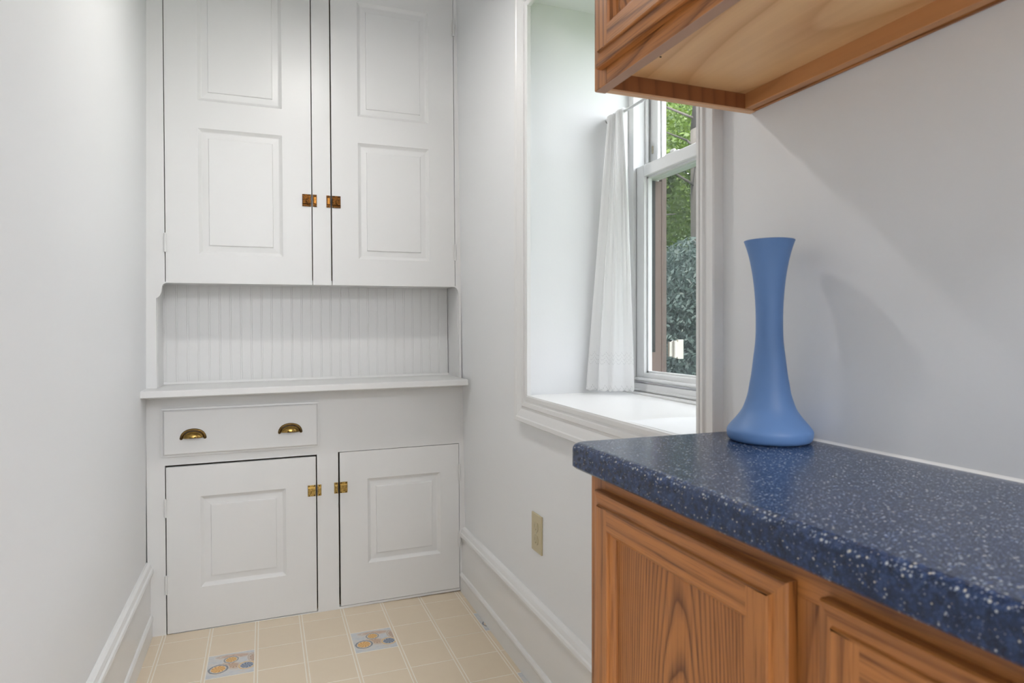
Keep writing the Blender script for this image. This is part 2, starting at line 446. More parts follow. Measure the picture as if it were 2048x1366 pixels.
# floor tiles (vinyl squares 151 mm, every third one printed with shells)
P = 0.1515; GX, GY = 0.1285, 2.350
XF0, XF1 = XL+0.010, XR-0.008
mesh_cache = {}
def tile_mesh(w, h, mat):
    key = (round(w, 4), round(h, 4), mat)
    if key not in mesh_cache:
        b = new(); box(b, -w/2, w/2, -h/2, h/2, -0.0015, 0.0003, 0)
        me = bpy.data.meshes.new('tile'); b.to_mesh(me); b.free(); me.materials.append(M[mat]); mesh_cache[key] = me
    return mesh_cache[key]
def tile_clip(name, x0, x1, y0, y1, mat, printed=False):
    x0c, x1c, y0c, y1c = max(x0, XF0), min(x1, XF1), max(y0, 0.22), min(y1, YH+0.01)
    if x1c-x0c < 0.004 or y1c-y0c < 0.004: return
    if x0c > 0.46 and y1c < 0.85: return
    if printed:                                     # keep the print centred on the full tile
        cx, cy = (x0+x1)/2, (y0+y1)/2
        b = new(); box(b, x0c-cx, x1c-cx, y0c-cy, y1c-cy, -0.0015, 0.0003)
        me = bpy.data.meshes.new('tile'); b.to_mesh(me); b.free(); me.materials.append(M[mat])
    else:
        cx, cy = (x0c+x1c)/2, (y0c+y1c)/2; me = tile_mesh(x1c-x0c, y1c-y0c, mat)
    o = bpy.data.objects.new(name, me); COL.objects.link(o); o.parent = floor; o.location = (cx, cy, 0)
    if printed: o['label'] = 'grey-blue floor square printed with yellow shells'
for i in range(-4, 6):
    for j in range(-16, 4):
        x0, y0 = GX+i*P, GY+(j-1)*P
        printed = ((i-1) % 3 == 0) and (j % 3 == 0)
        tile_clip('tile', x0+0.0065, x0+P-0.0065, y0+0.0022, y0+P-0.0022, 'deco' if printed else 'tile', printed)
bm = new()
for i in range(-4, 6):
    x = GX+i*P
    if XF0 < x-0.003 and x+0.003 < XF1: box(bm, x-0.0032, x+0.0032, (0.9 if x > 0.45 else 0.22), YH, -0.0015, 0.0002)
obj('joint_strip', bm, 'tile', floor, kind='stuff')

# baseboards
def baseboard(name, side, xw, y0, y1):
    s = -1 if side == 'right' else 1
    bm = new()
    prof = [(0,0), (0.014,0), (0.014,0.222), (0.022,0.224), (0.0235,0.232), (0.0215,0.240), (0.017,0.243), (0.016,0.247), (0.013,0.256), (0.006,0.261), (0,0.262)]
    prism(bm, [(xw+s*a, z) for a, z in prof], 1, y0, y1)
    o = obj(name, bm, 'trim', kind='structure')
    bm = new()
    pr2 = [(0.013,0), (0.020,0), (0.020,0.055), (0.0225,0.060), (0.0225,0.068), (0.019,0.076), (0.013,0.079)]
    prism(bm, [(xw+s*a, z) for a, z in pr2], 1, y0, y1)
    obj('shoe_moulding', bm, 'trim', o)
baseboard('baseboard_right', 'right', XR, 0.90, YH+0.004)
baseboard('baseboard_left', 'left', XL, 0.2, YH+0.004)

# ------------------------------------------------------------------ window in the right wall
win = empty('window_1', (0, 0, 0), kind='structure')
win['label'] = 'white double-hung window set deep in the right wall'
# picture-frame casing: profile swept round the opening (mitred)
CY0, CY1, CZ0, CZ1 = 1.023, 1.866, 0.870, 2.08      # inner edge
OY0, OY1, OZ0, OZ1 = 0.961, 1.957, 0.784, 2.17      # outer edge
prof = [(0.0, 0.000), (0.0, 0.012), (0.04, 0.014), (0.16, 0.014), (0.18, 0.010), (0.24, 0.010), (0.27, 0.016), (0.40, 0.017), (0.45, 0.013), (0.52, 0.013), (0.60, 0.015), (0.80, 0.019), (0.84, 0.022), (0.97, 0.022), (1.0, 0.019), (1.0, 0.000)]
bm = new(); rings = []
for cy, cz, oy, oz in ((CY0,CZ0,OY0,OZ0), (CY1,CZ0,OY1,OZ0), (CY1,CZ1,OY1,OZ1), (CY0,CZ1,OY0,OZ1)):
    rings.append([bm.verts.new((XR-d, cy+(oy-cy)*f, cz+(oz-cz)*f - (0.007*(1.866-(cy+(oy-cy)*f))/0.84 if cz < 1 else 0))) for f, d in prof])
for a in range(4):
    A, B = rings[a], rings[(a+1) % 4]
    for i in range(len(prof)-1): bm.faces.new((A[i], A[i+1], B[i+1], B[i]))
obj('casing', bm, 'trim', win)
# stool (deep sill board) with a slight fall
bm = new(); v = box(bm, XR-0.012, 1.135, WY0, WY1, WZ0-0.02, WZ0+0.003)
for q in v:
    if q.co.y < 1.2: q.co.z -= 0.006
obj('sill_board', bm, 'trim', win)
bm = new(); box(bm, 1.105, 1.14, WY0, WY1, WZ0, WZ0+0.008, 0.002)
obj('sill_bead', bm, 'trim', win)
# outer frame
FX0 = 1.133
bm = new()
for y0, y1 in ((WY1-0.022, WY1), (WY0, WY0+0.022)):
    box(bm, FX0, 1.235, y0, y1, WZ0+0.002, WZ1)
    s = -1 if y0 > 1.4 else 1
    yi = y0 if s < 0 else y1
    box(bm, FX0, FX0+0.010, min(yi, yi+s*0.006), max(yi, yi+s*0.006), 0.90, WZ1-0.02)     # stop bead
    box(bm, 1.180, 1.188, min(yi, yi+s*0.010), max(yi, yi+s*0.010), 0.90, WZ1-0.02)       # parting bead
box(bm, FX0, 1.235, WY0+0.022, WY1-0.022, WZ1-0.03, WZ1)
box(bm, FX0, 1.235, WY0+0.022, WY1-0.022, WZ0+0.002, 0.902)
box(bm, FX0-0.006, FX0+0.006, WY0+0.022, WY1-0.022, WZ0+0.010, 0.886, 0.002)
obj('window_frame', bm, 'vinyl', win)
def sash(name, x0, x1, z0, z1, st, rb, rt, glassx):
    y0, y1 = WY0+0.024, WY1-0.024
    bm = new()
    box(bm, x0, x1, y1-st, y1, z0, z1, 0.002); box(bm, x0, x1, y0, y0+st, z0, z1, 0.002)
    box(bm, x0, x1, y0+st-0.002, y1-st+0.002, z0, z0+rb, 0.002); box(bm, x0, x1, y0+st-0.002, y1-st+0.002, z1-rt, z1, 0.002)
    # glazing bead
    g = 0.006
    box(bm, glassx-0.010, glassx+0.004, y1-st-g, y1-st+0.001, z0+rb, z1-rt); box(bm, glassx-0.010, glassx+0.004, y0+st-0.001, y0+st+g, z0+rb, z1-rt)
    box(bm, glassx-0.010, glassx+0.004, y0+st, y1-st, z0+rb-0.001, z0+rb+g); box(bm, glassx-0.010, glassx+0.004, y0+st, y1-st, z1-rt-g, z1-rt+0.001)
    o = obj(name, bm, 'vinyl', win)
    bm = new(); box(bm, glassx-0.001, glassx+0.001, y0+st-0.002, y1-st+0.002, z0+rb-0.002, z1-rt+0.002)
    obj('glass_pane', bm, 'glass', o)
    return o
lo = sash('lower_sash', 1.145, 1.176, 0.906, 1.607, 0.047, 0.030, 0.038, 1.168)
bm = new(); box(bm, 1.133, 1.147, WY0+0.03, WY1-0.03, 0.911, 0.921, 0.003); obj('lift_rail', bm, 'vinyl', lo)
bm = new(); box(bm, 1.150, 1.172, 1.63, 1.70, 1.606, 1.613, 0.003); box(bm, 1.152, 1.164, 1.655, 1.675, 1.612, 1.622, 0.003); obj('sash_lock', bm, 'vinyl', lo)
up = sash('upper_sash', 1.198, 1.232, 1.572, WZ1-0.028, 0.045, 0.040, 0.045, 1.222)
bm = new(); box(bm, 1.195, 1.199, 1.832, 1.840, 1.655, 1.680, 0.001); obj('tilt_latch', bm, 'steel', up)
# exterior jamb lining, insect screen with frame, shutter hinge
bm = new(); box(bm, 1.236, XO+0.022, WY1-0.008, WY1+0.01, WZ0, WZ1); box(bm, 1.236, XO+0.022, WY0-0.01, WY0+0.012, WZ0, WZ1)
box(bm, 1.236, XO+0.06, WY0, WY1-0.008, WZ0-0.02, WZ0+0.012)
obj('exterior_jamb', bm, 'ext_brown', win)
bm = new(); box(bm, 1.189, 1.2445, WY1-0.0245, WY1-0.020, 0.903, 1.570); obj('outer_track', bm, 'ext_brown', win)
bm = new(); box(bm, 1.199, 1.2185, WY1-0.0255, WY1-0.0240, 1.000, 1.570); obj('dark_slot_strip', bm, 'slot_dark', win)  # flat near-black strip stands in for the dark slot in the track
bm = new()
box(bm, 1.244, 1.252, WY1-0.026, WY1-0.008, 0.882, 1.60); box(bm, 1.244, 1.252, WY0+0.012, WY0+0.030, 0.882, 1.60)
box(bm, 1.244, 1.252, WY0+0.012, WY1-0.008, 0.880, 0.900); box(bm, 1.244, 1.252, WY0+0.012, WY1-0.008, 1.58, 1.60)
sf = obj('screen_frame', bm, 'ext_brown', win)
bm = new(); box(bm, 1.2478, 1.2482, WY0+0.028, WY1-0.024, 0.898, 1.582); obj('screen_mesh', bm, 'screen', sf)
bm = new()
pts = [(1.288,0.983), (1.299,0.985), (1.306,0.980), (1.314,0.978), (1.319,0.983), (1.323,0.975), (1.344,0.975), (1.344,1.041), (1.323,1.041), (1.322,1.033), (1.314,1.037), (1.306,1.037), (1.299,1.033), (1.288,1.033)]
A = [(x, z) for x, z in pts]
prism(bm, A, 1, WY1-0.006, WY1+0.004)
tube(bm, (1.306, WY1-0.008, 0.980), (1.306, WY1-0.008, 1.037), 0.006)
obj('shutter_hinge', bm, 'cream', win)

# curtain rod and curtain
bm = new(); tube(bm, (1.052, WY0, 1.757), (1.052, WY1, 1.757), 0.0045, seg=12)
tube(bm, (1.052, WY1-0.012, 1.757), (1.052, WY1, 1.757), 0.008, seg=12); tube(bm, (1.052, WY0, 1.757), (1.052, WY0+0.012, 1.757), 0.008, seg=12)
tag(obj('curtain_rod', bm, 'rod', smooth=True), 'thin white tension rod spanning the window recess', 'curtain rod')

def catmull(P, n):
    out = []
    for i in range(len(P)-1):
        p0, p1, p2, p3 = P[max(i-1,0)], P[i], P[i+1], P[min(i+2,len(P)-1)]
        for k in range(n):
            t_ = k/n
            out.append(tuple(0.5*((2*b)+(-a+c)*t_+(2*a-5*b+4*c-d)*t_*t_+(-a+3*b-3*c+d)*t_**3) for a, b, c, d in zip(p0, p1, p2, p3)))
    out.append(P[-1]); return out
bot = [(1.090,1.862), (1.030,1.867), (0.975,1.866), (0.966,1.858), (0.985,1.846), (1.012,1.842), (0.992,1.834), (0.990,1.818), (1.012,1.804), (1.020,1.792), (1.040,1.788), (1.062,1.786), (1.074,1.776), (1.086,1.768)]
bp = catmull(bot, 14); nU = len(bp)
ztop, zbot, nV = 1.768, WZ0+0.018, 60
bm = new(); uvl = bm.loops.layers.uv.new('UVMap'); G = []
for j in range(nV+1):
    g = j/nV; row = []
    for i in range(nU):
        u = i/(nU-1); bx, by = bp[i]
        ty = 1.868-0.100*u + 0.004*math.sin(u*70); tx = 1.052 + 0.0115*math.sin(u*2*PI*13)*(1-g)**1.5
        e = g**0.85
        pleat = 0.0012*math.sin(u*2*PI*9)*(1-g*0.6)
        x = tx*(1-e)+bx*e + pleat; y = ty*(1-e)+by*e
        y = min(y, WY1-0.004)
        z = ztop + (zbot-ztop)*g
        if g < 0.03: z += 0.003*math.sin(u*2*PI*13+0.8)
        if j == nV: z -= 0.0055*abs(math.sin(u*2*PI*6.5))
        row.append((bm.verts.new((x, y, z)), u*0.45, (1-g)*(ztop-zbot)))
    G.append(row)
for j in range(nV):
    for i in range(nU-1):
        q = (G[j][i], G[j][i+1], G[j+1][i+1], G[j+1][i])
        f = bm.faces.new([a[0] for a in q])
        for lp, a in zip(f.loops, q): lp[uvl].uv = (a[1], a[2])
tag(obj('curtain', bm, 'curtain', smooth=True), 'gathered white cotton curtain with a scalloped eyelet hem', 'curtain')

# ------------------------------------------------------------------ built-in hutch
H = empty('built_in_hutch', (0.195, YH, 0), 'tall white built-in hutch with panelled doors and an open niche', 'cabinet', roty=-0.0085)
T = 0.020                       # face frame thickness
HW = 0.572
# carcass behind the face
bm = new()
HT = CEIL-0.02
for a, b in ((0.012, 0.86), (1.262, HT)):
    box(bm, -HW, -HW+0.018, T, 0.20, a, b); box(bm, HW-0.018, HW, T, 0.20, a, b)
box(bm, -HW+0.018, HW-0.018, 0.190, 0.20, 0.006, 0.86); box(bm, -HW+0.018, HW-0.018, 0.190, 0.20, 1.262, HT)
box(bm, -HW+0.018, HW-0.018, T+0.001, 0.19, 0.006, 0.010)
box(bm, -HW+0.018, HW-0.018, T+0.001, 0.19, HT-0.02, HT)
obj('carcass', bm, 'cavity', H)
# niche lining (ceiling and cheeks)
bm = new()
box(bm, -HW+0.018, HW-0.018, T-0.001, 0.19, 1.247, 1.262)
box(bm, -0.560, -0.536, T-0.002, 0.19, 0.87, 1.25); box(bm, 0.5605, 0.575, T-0.002, 0.19, 0.87, 1.25)
obj('niche_lining', bm, 'hutch', H)
# beadboard back: one board after another
BW = 0.0374
bm = new()
pr = [(-BW/2,0.012), (BW/2,0.012), (BW/2,0.0012), (BW/2-0.0006,0.0010), (BW/2-0.0014,0.0002), (BW/2-0.0034,0.0), (BW/2-0.0054,0.0002), (BW/2-0.0062,0.0010), (BW/2-0.0068,0.0010), (BW/2-0.0076,0.0), (-BW/2+0.001,0.0), (-BW/2,0.0006)]
prism(bm, pr, 2, 0.862, 1.255)
b0 = obj('board', bm, 'hutch', H, (-0.545, 0.160, 0))
for i in range(1, 30):
    o = b0.copy(); COL.objects.link(o); o.parent = H; o.location = (-0.545+i*BW, 0.160, 0)
bm = new(); box(bm, -0.555, 0.562, 0.173, 0.189, 0.862, 1.25); obj('backing', bm, 'hutch', H)
bm = new(); prism(bm, [(0.161,0.874), (0.161,0.879), (0.157,0.883), (0.153,0.874)], 0, -0.536, 0.5605); obj('niche_bead', bm, 'hutch', H)
# face frame, upper
bm = new()
UZ = 1.244; DT = 2.45
box(bm, -HW, -0.5090, 0, T, 1.2475, HT); box(bm, -HW, -0.537, 0, T, 0.872, 1.2475)
box(bm, -0.0095, 0.0570, 0, T, UZ, DT+0.004); box(bm, 0.5490, HW, 0, T, 1.2475, HT); box(bm, 0.5620, HW, 0, T, 0.872, 1.2475)
box(bm, -0.5085, 0.5490, 0, T, DT+0.004, HT)
# ogee bracket at the left top corner of the niche, quarter round at the right
prism(bm, [(-0.5375,1.2475), (-0.5000,1.2475), (-0.5005,1.2440), (-0.5080,1.2430), (-0.5140,1.2395), (-0.5180,1.2330), (-0.5192,1.2230), (-0.5205,1.2110), (-0.5245,1.2010), (-0.5300,1.1940), (-0.5375,1.1890)], 1, 0.0, T)
prism(bm, [(0.5405,1.2475), (0.5625,1.2475), (0.5625,1.2050), (0.5612,1.2180), (0.5590,1.2290), (0.5545,1.2380), (0.5480,1.2430), (0.5405,1.2445)], 1, 0.0, T)
obj('upper_face_frame', bm, 'hutch', H)
# lower
bm = new()
box(bm, -HW, -0.5150, 0, T, 0.0, 0.853); box(bm, -0.0015, 0.0765, 0, T, 0.0, 0.604); box(bm, 0.5585, 0.588, 0, T, 0.006, 0.853)
box(bm, -0.5150, 0.0, 0, T, 0.600, 0.853); box(bm, 0.0, 0.5585, 0, T, 0.6035, 0.853)
box(bm, -0.5150, -0.0015, 0, T, -0.002, 0.0045); box(bm, 0.0765, 0.5585, 0, T, 0.0, 0.0085)
obj('lower_face_frame', bm, 'hutch', H)
# ledge shelf
bm = new(); box(bm, -0.574, 0.566, -0.115, 0.175, 0.850, 0.8735, 0.003, 2)
obj('ledge_shelf', bm, 'hutch', H)
bm = new(); box(bm, -0.574, 0.566, -0.020, 0.002, 0.838, 0.851, 0.002); obj('ledge_moulding', bm, 'hutch', H)

def panel_mesh(x0, x1, z0, z1):
    """raised panel set into a door opening: cove, flat margin, raised field"""
    bm = new()
    prof = [(0, 0.0), (0.003, 0.0025), (0.010, 0.0075), (0.013, 0.0085), (0.033, 0.0070), (0.0345, 0.0035), (0.037, 0.0030)]
    R = []
    for o_, d in prof:
        R.append([bm.verts.new((x, d, z)) for x, z in ((x0+o_, z0+o_), (x1-o_, z0+o_), (x1-o_, z1-o_), (x0+o_, z1-o_))])
    for a, b in zip(R, R[1:]):
        for i in range(4):
            j = (i+1) % 4; bm.faces.new((a[i], a[j], b[j], b[i]))
    bm.faces.new(R[-1])
    Bk = [bm.verts.new((x, 0.016, z)) for x, z in ((x0, z0), (x1, z0), (x1, z1), (x0, z1))]
    for i in range(4):
        j = (i+1) % 4; bm.faces.new((R[0][i], R[0][j], Bk[j], Bk[i]))
    bm.faces.new(Bk[::-1])
    return bm
def hutch_door(x0, x1, z0, z1, px0, px1, pz):
    bm = new(); d = 0.019; y = -0.0005
    box(bm, x0, px0, y, d, z0, z1); box(bm, px1, x1, y, d, z0, z1)
    zs = [z0]
    for a, b in pz: zs += [a, b]
    zs.append(z1)
    for i in range(0, len(zs), 2): box(bm, px0, px1, y, d, zs[i], zs[i+1])
    bmesh.ops.remove_doubles(bm, verts=bm.verts[:], dist=1e-5)
    o = obj('door', bm, 'hutch', H)
    for a, b in pz: obj('panel', panel_mesh(px0, px1, a, b), 'hutch', o)
    return o
hutch_door(-0.5060, -0.0132, 1.244, DT, -0.400, -0.116, [(1.347, 1.799), (1.898, 2.345)])
hutch_door(0.0618, 0.5468, 1.2445, DT, 0.161, 0.442, [(1.347, 1.798), (1.900, 2.345)])
hutch_door(-0.5115, -0.0060, 0.0070, 0.5930, -0.403, -0.114, [(0.157, 0.482)])
hutch_door(0.0825, 0.5565, 0.0105, 0.6015, 0.187, 0.478, [(0.162, 0.492)])
# drawer with routed edge and two cup pulls
bm = new()
dx0, dx1, dz0, dz1 = -0.525, 0.008, 0.631, 0.802
R = []
for o_, d in ((0, 0.0), (0, -0.009), (0.006, -0.0105), (0.009, -0.016), (0.012, -0.018)):
    R.append([bm.verts.new((x, d, z)) for x, z in ((dx0+o_, dz0+o_), (dx1-o_, dz0+o_), (dx1-o_, dz1-o_), (dx0+o_, dz1-o_))])
for a, b in zip(R, R[1:]):
    for i in range(4):
        j = (i+1) % 4; bm.faces.new((a[i], a[j], b[j], b[i]))
bm.faces.new(R[-1]); bm.faces.new(R[0][::-1])
drawer = obj('drawer', bm, 'hutch', H)
def cup_pull(cx, cz):
    bm = new(); n = 24; y0 = -0.0183
    a_o, h_o, a_i, h_i = 0.0425, 0.0300, 0.0335, 0.0225
    # flange: arched band, rounded feet slightly below the centre line
    def arc(a, h, y, ext): return [bm.verts.new((cx+a*math.cos(PI*i/n), y, cz-0.016+h*math.sin(PI*i/n) - ext*(abs(math.cos(PI*i/n))**8))) for i in range(n+1)]
    o1, i1 = arc(a_o, h_o, y0-0.0022, 0.004), arc(a_i, h_i, y0-0.0022, 0.002)
    o0, i0 = arc(a_o+0.0006, h_o+0.0006, y0, 0.004), arc(a_i, h_i, y0, 0.002)
    mid = arc((a_o+a_i)/2, (h_o+h_i)/2, y0-0.0032, 0.003)
    for A, B in ((o0, o1), (o1, mid), (mid, i1), (i1, i0)):
        for i in range(n): 
            f = bm.faces.new((A[i], A[i+1], B[i+1], B[i])); f.material_index = 1
    for e in (0, n):
        f = bm.faces.new((o0[e], o1[e], mid[e], i1[e], i0[e])); f.material_index = 1
    # rounded feet
    for s in (-1, 1):
        v0 = len(bm.verts)
        fx, fz = cx+s*0.038, cz-0.0185
        c0 = [bm.verts.new((fx+0.0052*math.cos(2*PI*i/14), y0-0.0022, fz+0.0052*math.sin(2*PI*i/14))) for i in range(14)]
        c1 = [bm.verts.new((q.co.x, y0, q.co.z)) for q in c0]
        for i in range(14):
            j = (i+1) % 14; bm.faces.new((c0[i], c0[j], c1[j], c1[i])).material_index = 1
        bm.faces.new(c0).material_index = 1
        s0 = [bm.verts.new((fx+0.0026*math.cos(2*PI*i/10), y0-0.0030, fz+0.001+0.0026*math.sin(2*PI*i/10))) for i in range(10)]
        bm.faces.new(s0).material_index = 2
    # dome, open below
    rows = []
    m = 10
    for j in range(m+1):
        ph = (PI/2)*j/m
        rows.append([bm.verts.new((cx+a_i*1.0*math.cos(PI*i/n)*math.cos(ph)**0.75 if j < m else cx+0.012*math.cos(PI*i/n), y0-0.002-0.021*math.sin(ph), cz-0.0175+h_i*1.03*math.sin(PI*i/n)*(math.cos(ph)**0.8 if j < m else 0.18))) for i in range(n+1)])
    for A, B in zip(rows, rows[1:]):
        for i in range(n): bm.faces.new((A[i], A[i+1], B[i+1], B[i]))
    bm.faces.new(rows[-1])
    o = obj('cup_pull', bm, ['brass', 'brass_dark', 'screw'], drawer, smooth=True)
    o['label'] = 'aged brass cup pull'
cup_pull(-0.4225, 0.714); cup_pull(-0.097, 0.714)
# painted butt hinges
def hinge(x, z0, z1, side):
    bm = new()
    tube(bm, (x, -0.0035, z0), (x, -0.0035, z1), 0.0042, seg=10)
    for zz in (z0+(z1-z0)*0.33, z0+(z1-z0)*0.66): tube(bm, (x, -0.0035, zz-0.0006), (x, -0.0035, zz+0.0006), 0.0046, seg=10)
    tube(bm, (x, -0.0035, z1), (x, -0.0035, z1+0.003), 0.003, 0.0015, seg=8)
    box(bm, min(x, x+side*0.009), max(x, x+side*0.009), -0.0016, 0.004, z0+0.001, z1-0.001)
    obj('hinge', bm, 'hinge_paint', H)
hinge(-0.5075, 1.352, 1.417, 1); hinge(-0.5075, 2.26, 2.325, 1)
hinge(0.5480, 1.352, 1.417, -1); hinge(0.5480, 2.268, 2.333, -1)
hinge(-0.5145, 0.418, 0.482, 1); hinge(-0.5140, 0.148, 0.212, 1)
hinge(0.5580, 0.452, 0.520, -1); hinge(0.5580, 0.180, 0.245, -1)
# latches: body on the door, keeper on the stile
def latch(xc, zc, side, old):
    """xc: middle of the gap; side = -1 when the door lies left of the gap"""
    w, h = (0.032, 0.046) if old else (0.029, 0.042)
    x0, x1 = (xc+side*0.003, xc+side*(0.003+w)); x0, x1 = min(x0, x1), max(x0, x1)
    y = -0.0005
    mb, mk = ('latch_copper', 'latch_amber') if old else ('latch_brass', 'latch_brass')
    bm = new()
    box(bm, x0, x1, y-0.003, y, zc-h/2, zc+h/2, 0.0008)
    box(bm, x0+0.001, x1-0.001, y-0.011, y-0.003, zc-h*0.30, zc+h*0.30, 0.0015, 2)
    o = obj('latch', bm, mb, H)
    o['label'] = 'dark copper cupboard latch' if old else 'brass cupboard latch'
    bm = new(); xm = (x0+x1)/2
    tube(bm, (xm, y-0.011, zc), (xm, y-0.016, zc), 0.0045, seg=12)
    if old:
        box(bm, xm-0.003, xm+0.003, y-0.021, y-0.016, zc-0.010, zc+0.004, 0.001)
    else:
        vs_ = box(bm, -0.0022, 0.0022, -0.003, 0.003, -0.0105, 0.0105, 0.001)
        rot = Matrix.Rotation(0.45 if side < 0 else -0.1, 4, 'Y')
        nv = [v for v in bm.verts if abs(v.co.x) < 0.0025 and abs(v.co.y) < 0.0035 and abs(v.co.z) < 0.011]
        for v in nv: v.co = rot @ v.co + Vector((xm, y-0.018, zc-0.001))
    obj('thumb_lever', bm, mb, o)
    bm = new()
    for sx in (x0+0.005, x1-0.005):
        for sz in (-1, 1):
            tube(bm, (sx, y-0.0028, zc+sz*(h/2-0.0032)), (sx, y-0.0040, zc+sz*(h/2-0.0032)), 0.0021, seg=8)
    obj('screw', bm, 'screw', o, kind='stuff')
    k0, k1 = xc-side*0.003, xc-side*0.0175; k0, k1 = min(k0, k1), max(k0, k1)
    bm = new()
    box(bm, k0, k1, y-0.003, y+0.0005, zc-h/2, zc+h/2, 0.0008)
    box(bm, k0+0.002, k1-0.001, y-0.010, y-0.003, zc-h*0.27, zc+h*0.27, 0.002, 2, mi=1)
    ko = obj('latch_keeper', bm, [mb, mk], H)
    bm = new()
    for sz in (-1, 1): tube(bm, ((k0+k1)/2, y-0.0028, zc+sz*(h/2-0.004)), ((k0+k1)/2, y-0.0040, zc+sz*(h/2-0.004)), 0.0021, seg=8)
    obj('screw', bm, 'screw', ko, kind='stuff')
latch(-0.0113, 1.563, -1, True); latch(0.0590, 1.563, 1, True)
latch(-0.0038, 0.465, -1, False); latch(0.0785, 0.467, 1, False)

# ------------------------------------------------------------------ base cabinet, counter, wall cabinet
def oak_door(parent, xf, y0, y1, z0, z1, pre, flat_panel, sw=0.058, d=0.019):
    """cabinet door facing -x with front at xf; y1 > y0"""
    yc, zc = (y0+y1)/2, (z0+z1)/2
    # door body = centre panel
    bm = new()
    py0, py1, pz0, pz1 = y0+sw-0.004, y1-sw+0.004, z0+sw-0.004, z1-sw+0.004
    if flat_panel:
        box(bm, 0.0118, 0.016, py0-yc, py1-yc, pz0-zc, pz1-zc)
    else:
        R = []
        for o_, dd in ((0, 0.011), (0.006, 0.011), (0.034, 0.004), (0.036, 0.002)):
            R.append([bm.verts.new((dd, y, z)) for y, z in ((py0-yc+o_, pz0-zc+o_), (py1-yc-o_, pz0-zc+o_), (py1-yc-o_, pz1-zc-o_), (py0-yc+o_, pz1-zc-o_))])
        for a, b in zip(R, R[1:]):
            for i in range(4):
                j = (i+1) % 4; bm.faces.new((a[i], a[j], b[j], b[i]))
        bm.faces.new(R[-1])
        Bk = [bm.verts.new((0.016, q.co.y, q.co.z)) for q in R[0]]
        for i in range(4):
            j = (i+1) % 4; bm.faces.new((R[0][i], R[0][j], Bk[j], Bk[i]))
        bm.faces.new(Bk[::-1])
    door = obj('door', bm, ('base_panel' if pre == 'base' else 'oak_z'), parent, (xf, yc, zc))
    # section across a frame member: outer lip - step - face - inner moulding; u from outside edge inward
    LIP = 0.0188
    prof = [(0.0, d), (0.0, 0.0088), (0.0015, 0.0064), (0.0100, 0.0052), (0.0165, 0.0048), (0.0176, 0.0010), (LIP, 0.0), (sw-0.0111, 0.0), (sw-0.0110, 0.0), (sw-0.0104, 0.0012), (sw-0.0100, 0.0036), (sw-0.0075, 0.0043), (sw-0.0040, 0.0066), (sw-0.0015, 0.0100), (sw-0.0010, 0.0124), (sw, 0.0127), (sw, d-0.001)]
    hy, hz = (y1-y0)/2, (z1-z0)/2
    def member(vert, s):
        bm = new(); A = []; B = []
        for u, x in prof:
            if vert:       # stile at y = s*hy: butts run the full height
                yy = s*(hy-u)
                e2 = u if u > sw-0.01105 else min(u, LIP)
                A.append(bm.verts.new((x, yy, -hz+e2))); B.append(bm.verts.new((x, yy, hz-e2)))
            else:
                zz = s*(hz-u)
                e2 = u if u < LIP-1e-6 else max(u, sw-0.0112)
                A.append(bm.verts.new((x, -hy+e2, zz))); B.append(bm.verts.new((x, hy-e2, zz)))
        n = len(prof)
        for i in range(n-1): bm.faces.new((A[i], A[i+1], B[i+1], B[i]))
        bm.faces.new((A[-1], A[0], B[0], B[-1]))
        obj('stile' if vert else 'rail', bm, pre+('_z' if vert else '_y'), door)
    for s in (-1, 1): member(True, s); member(False, s)
    return door

# base cabinet
CT = 0.909                         # counter top height
BF = 0.458                         # face-frame front
Bc = empty('base_cabinet', (0, 0, 0), 'oak base cabinet under the speckled blue countertop', 'cabinet')
ZT = CT-0.038
bobj('stile', (BF, BF+0.019, 0.823, 0.866, 0.10, ZT), 'base_z', Bc, 0.0008)
bobj('stile', (BF, BF+0.019, 0.424, 0.468, 0.10, ZT-0.038), 'base_z', Bc, 0.0008)
bobj('stile', (BF, BF+0.019, 0.02, 0.062, 0.10, ZT), 'base_z', Bc, 0.0008)
bobj('rail', (BF+0.0003, BF+0.019, 0.06, 0.825, ZT-0.040, ZT), 'base_y', Bc, 0.0005)
bobj('rail', (BF+0.0003, BF+0.019, 0.06, 0.825, 0.10, 0.14), 'base_y', Bc, 0.0005)
bobj('side_panel', (BF+0.019, XR-0.003, 0.851, 0.864, 0.0, ZT), 'base_z', Bc)
bobj('side_panel', (BF+0.019, XR-0.003, 0.022, 0.035, 0.0, ZT), 'base_z', Bc)
bobj('toe_kick', (BF+0.065, BF+0.080, 0.035, 0.851, 0.0, 0.10), 'base_y', Bc)
bobj('bottom_panel', (BF+0.019, XR-0.003, 0.035, 0.851, 0.10, 0.115), 'maple', Bc)
bobj('back_panel', (XR-0.010, XR-0.003, 0.035, 0.851, 0.115, ZT), 'maple', Bc)
oak_door(Bc, BF-0.0195, 0.464, 0.8335, 0.125, 0.846, 'base', True)
oak_door(Bc, BF-0.0195, 0.060, 0.4280, 0.125, 0.846, 'base', True)

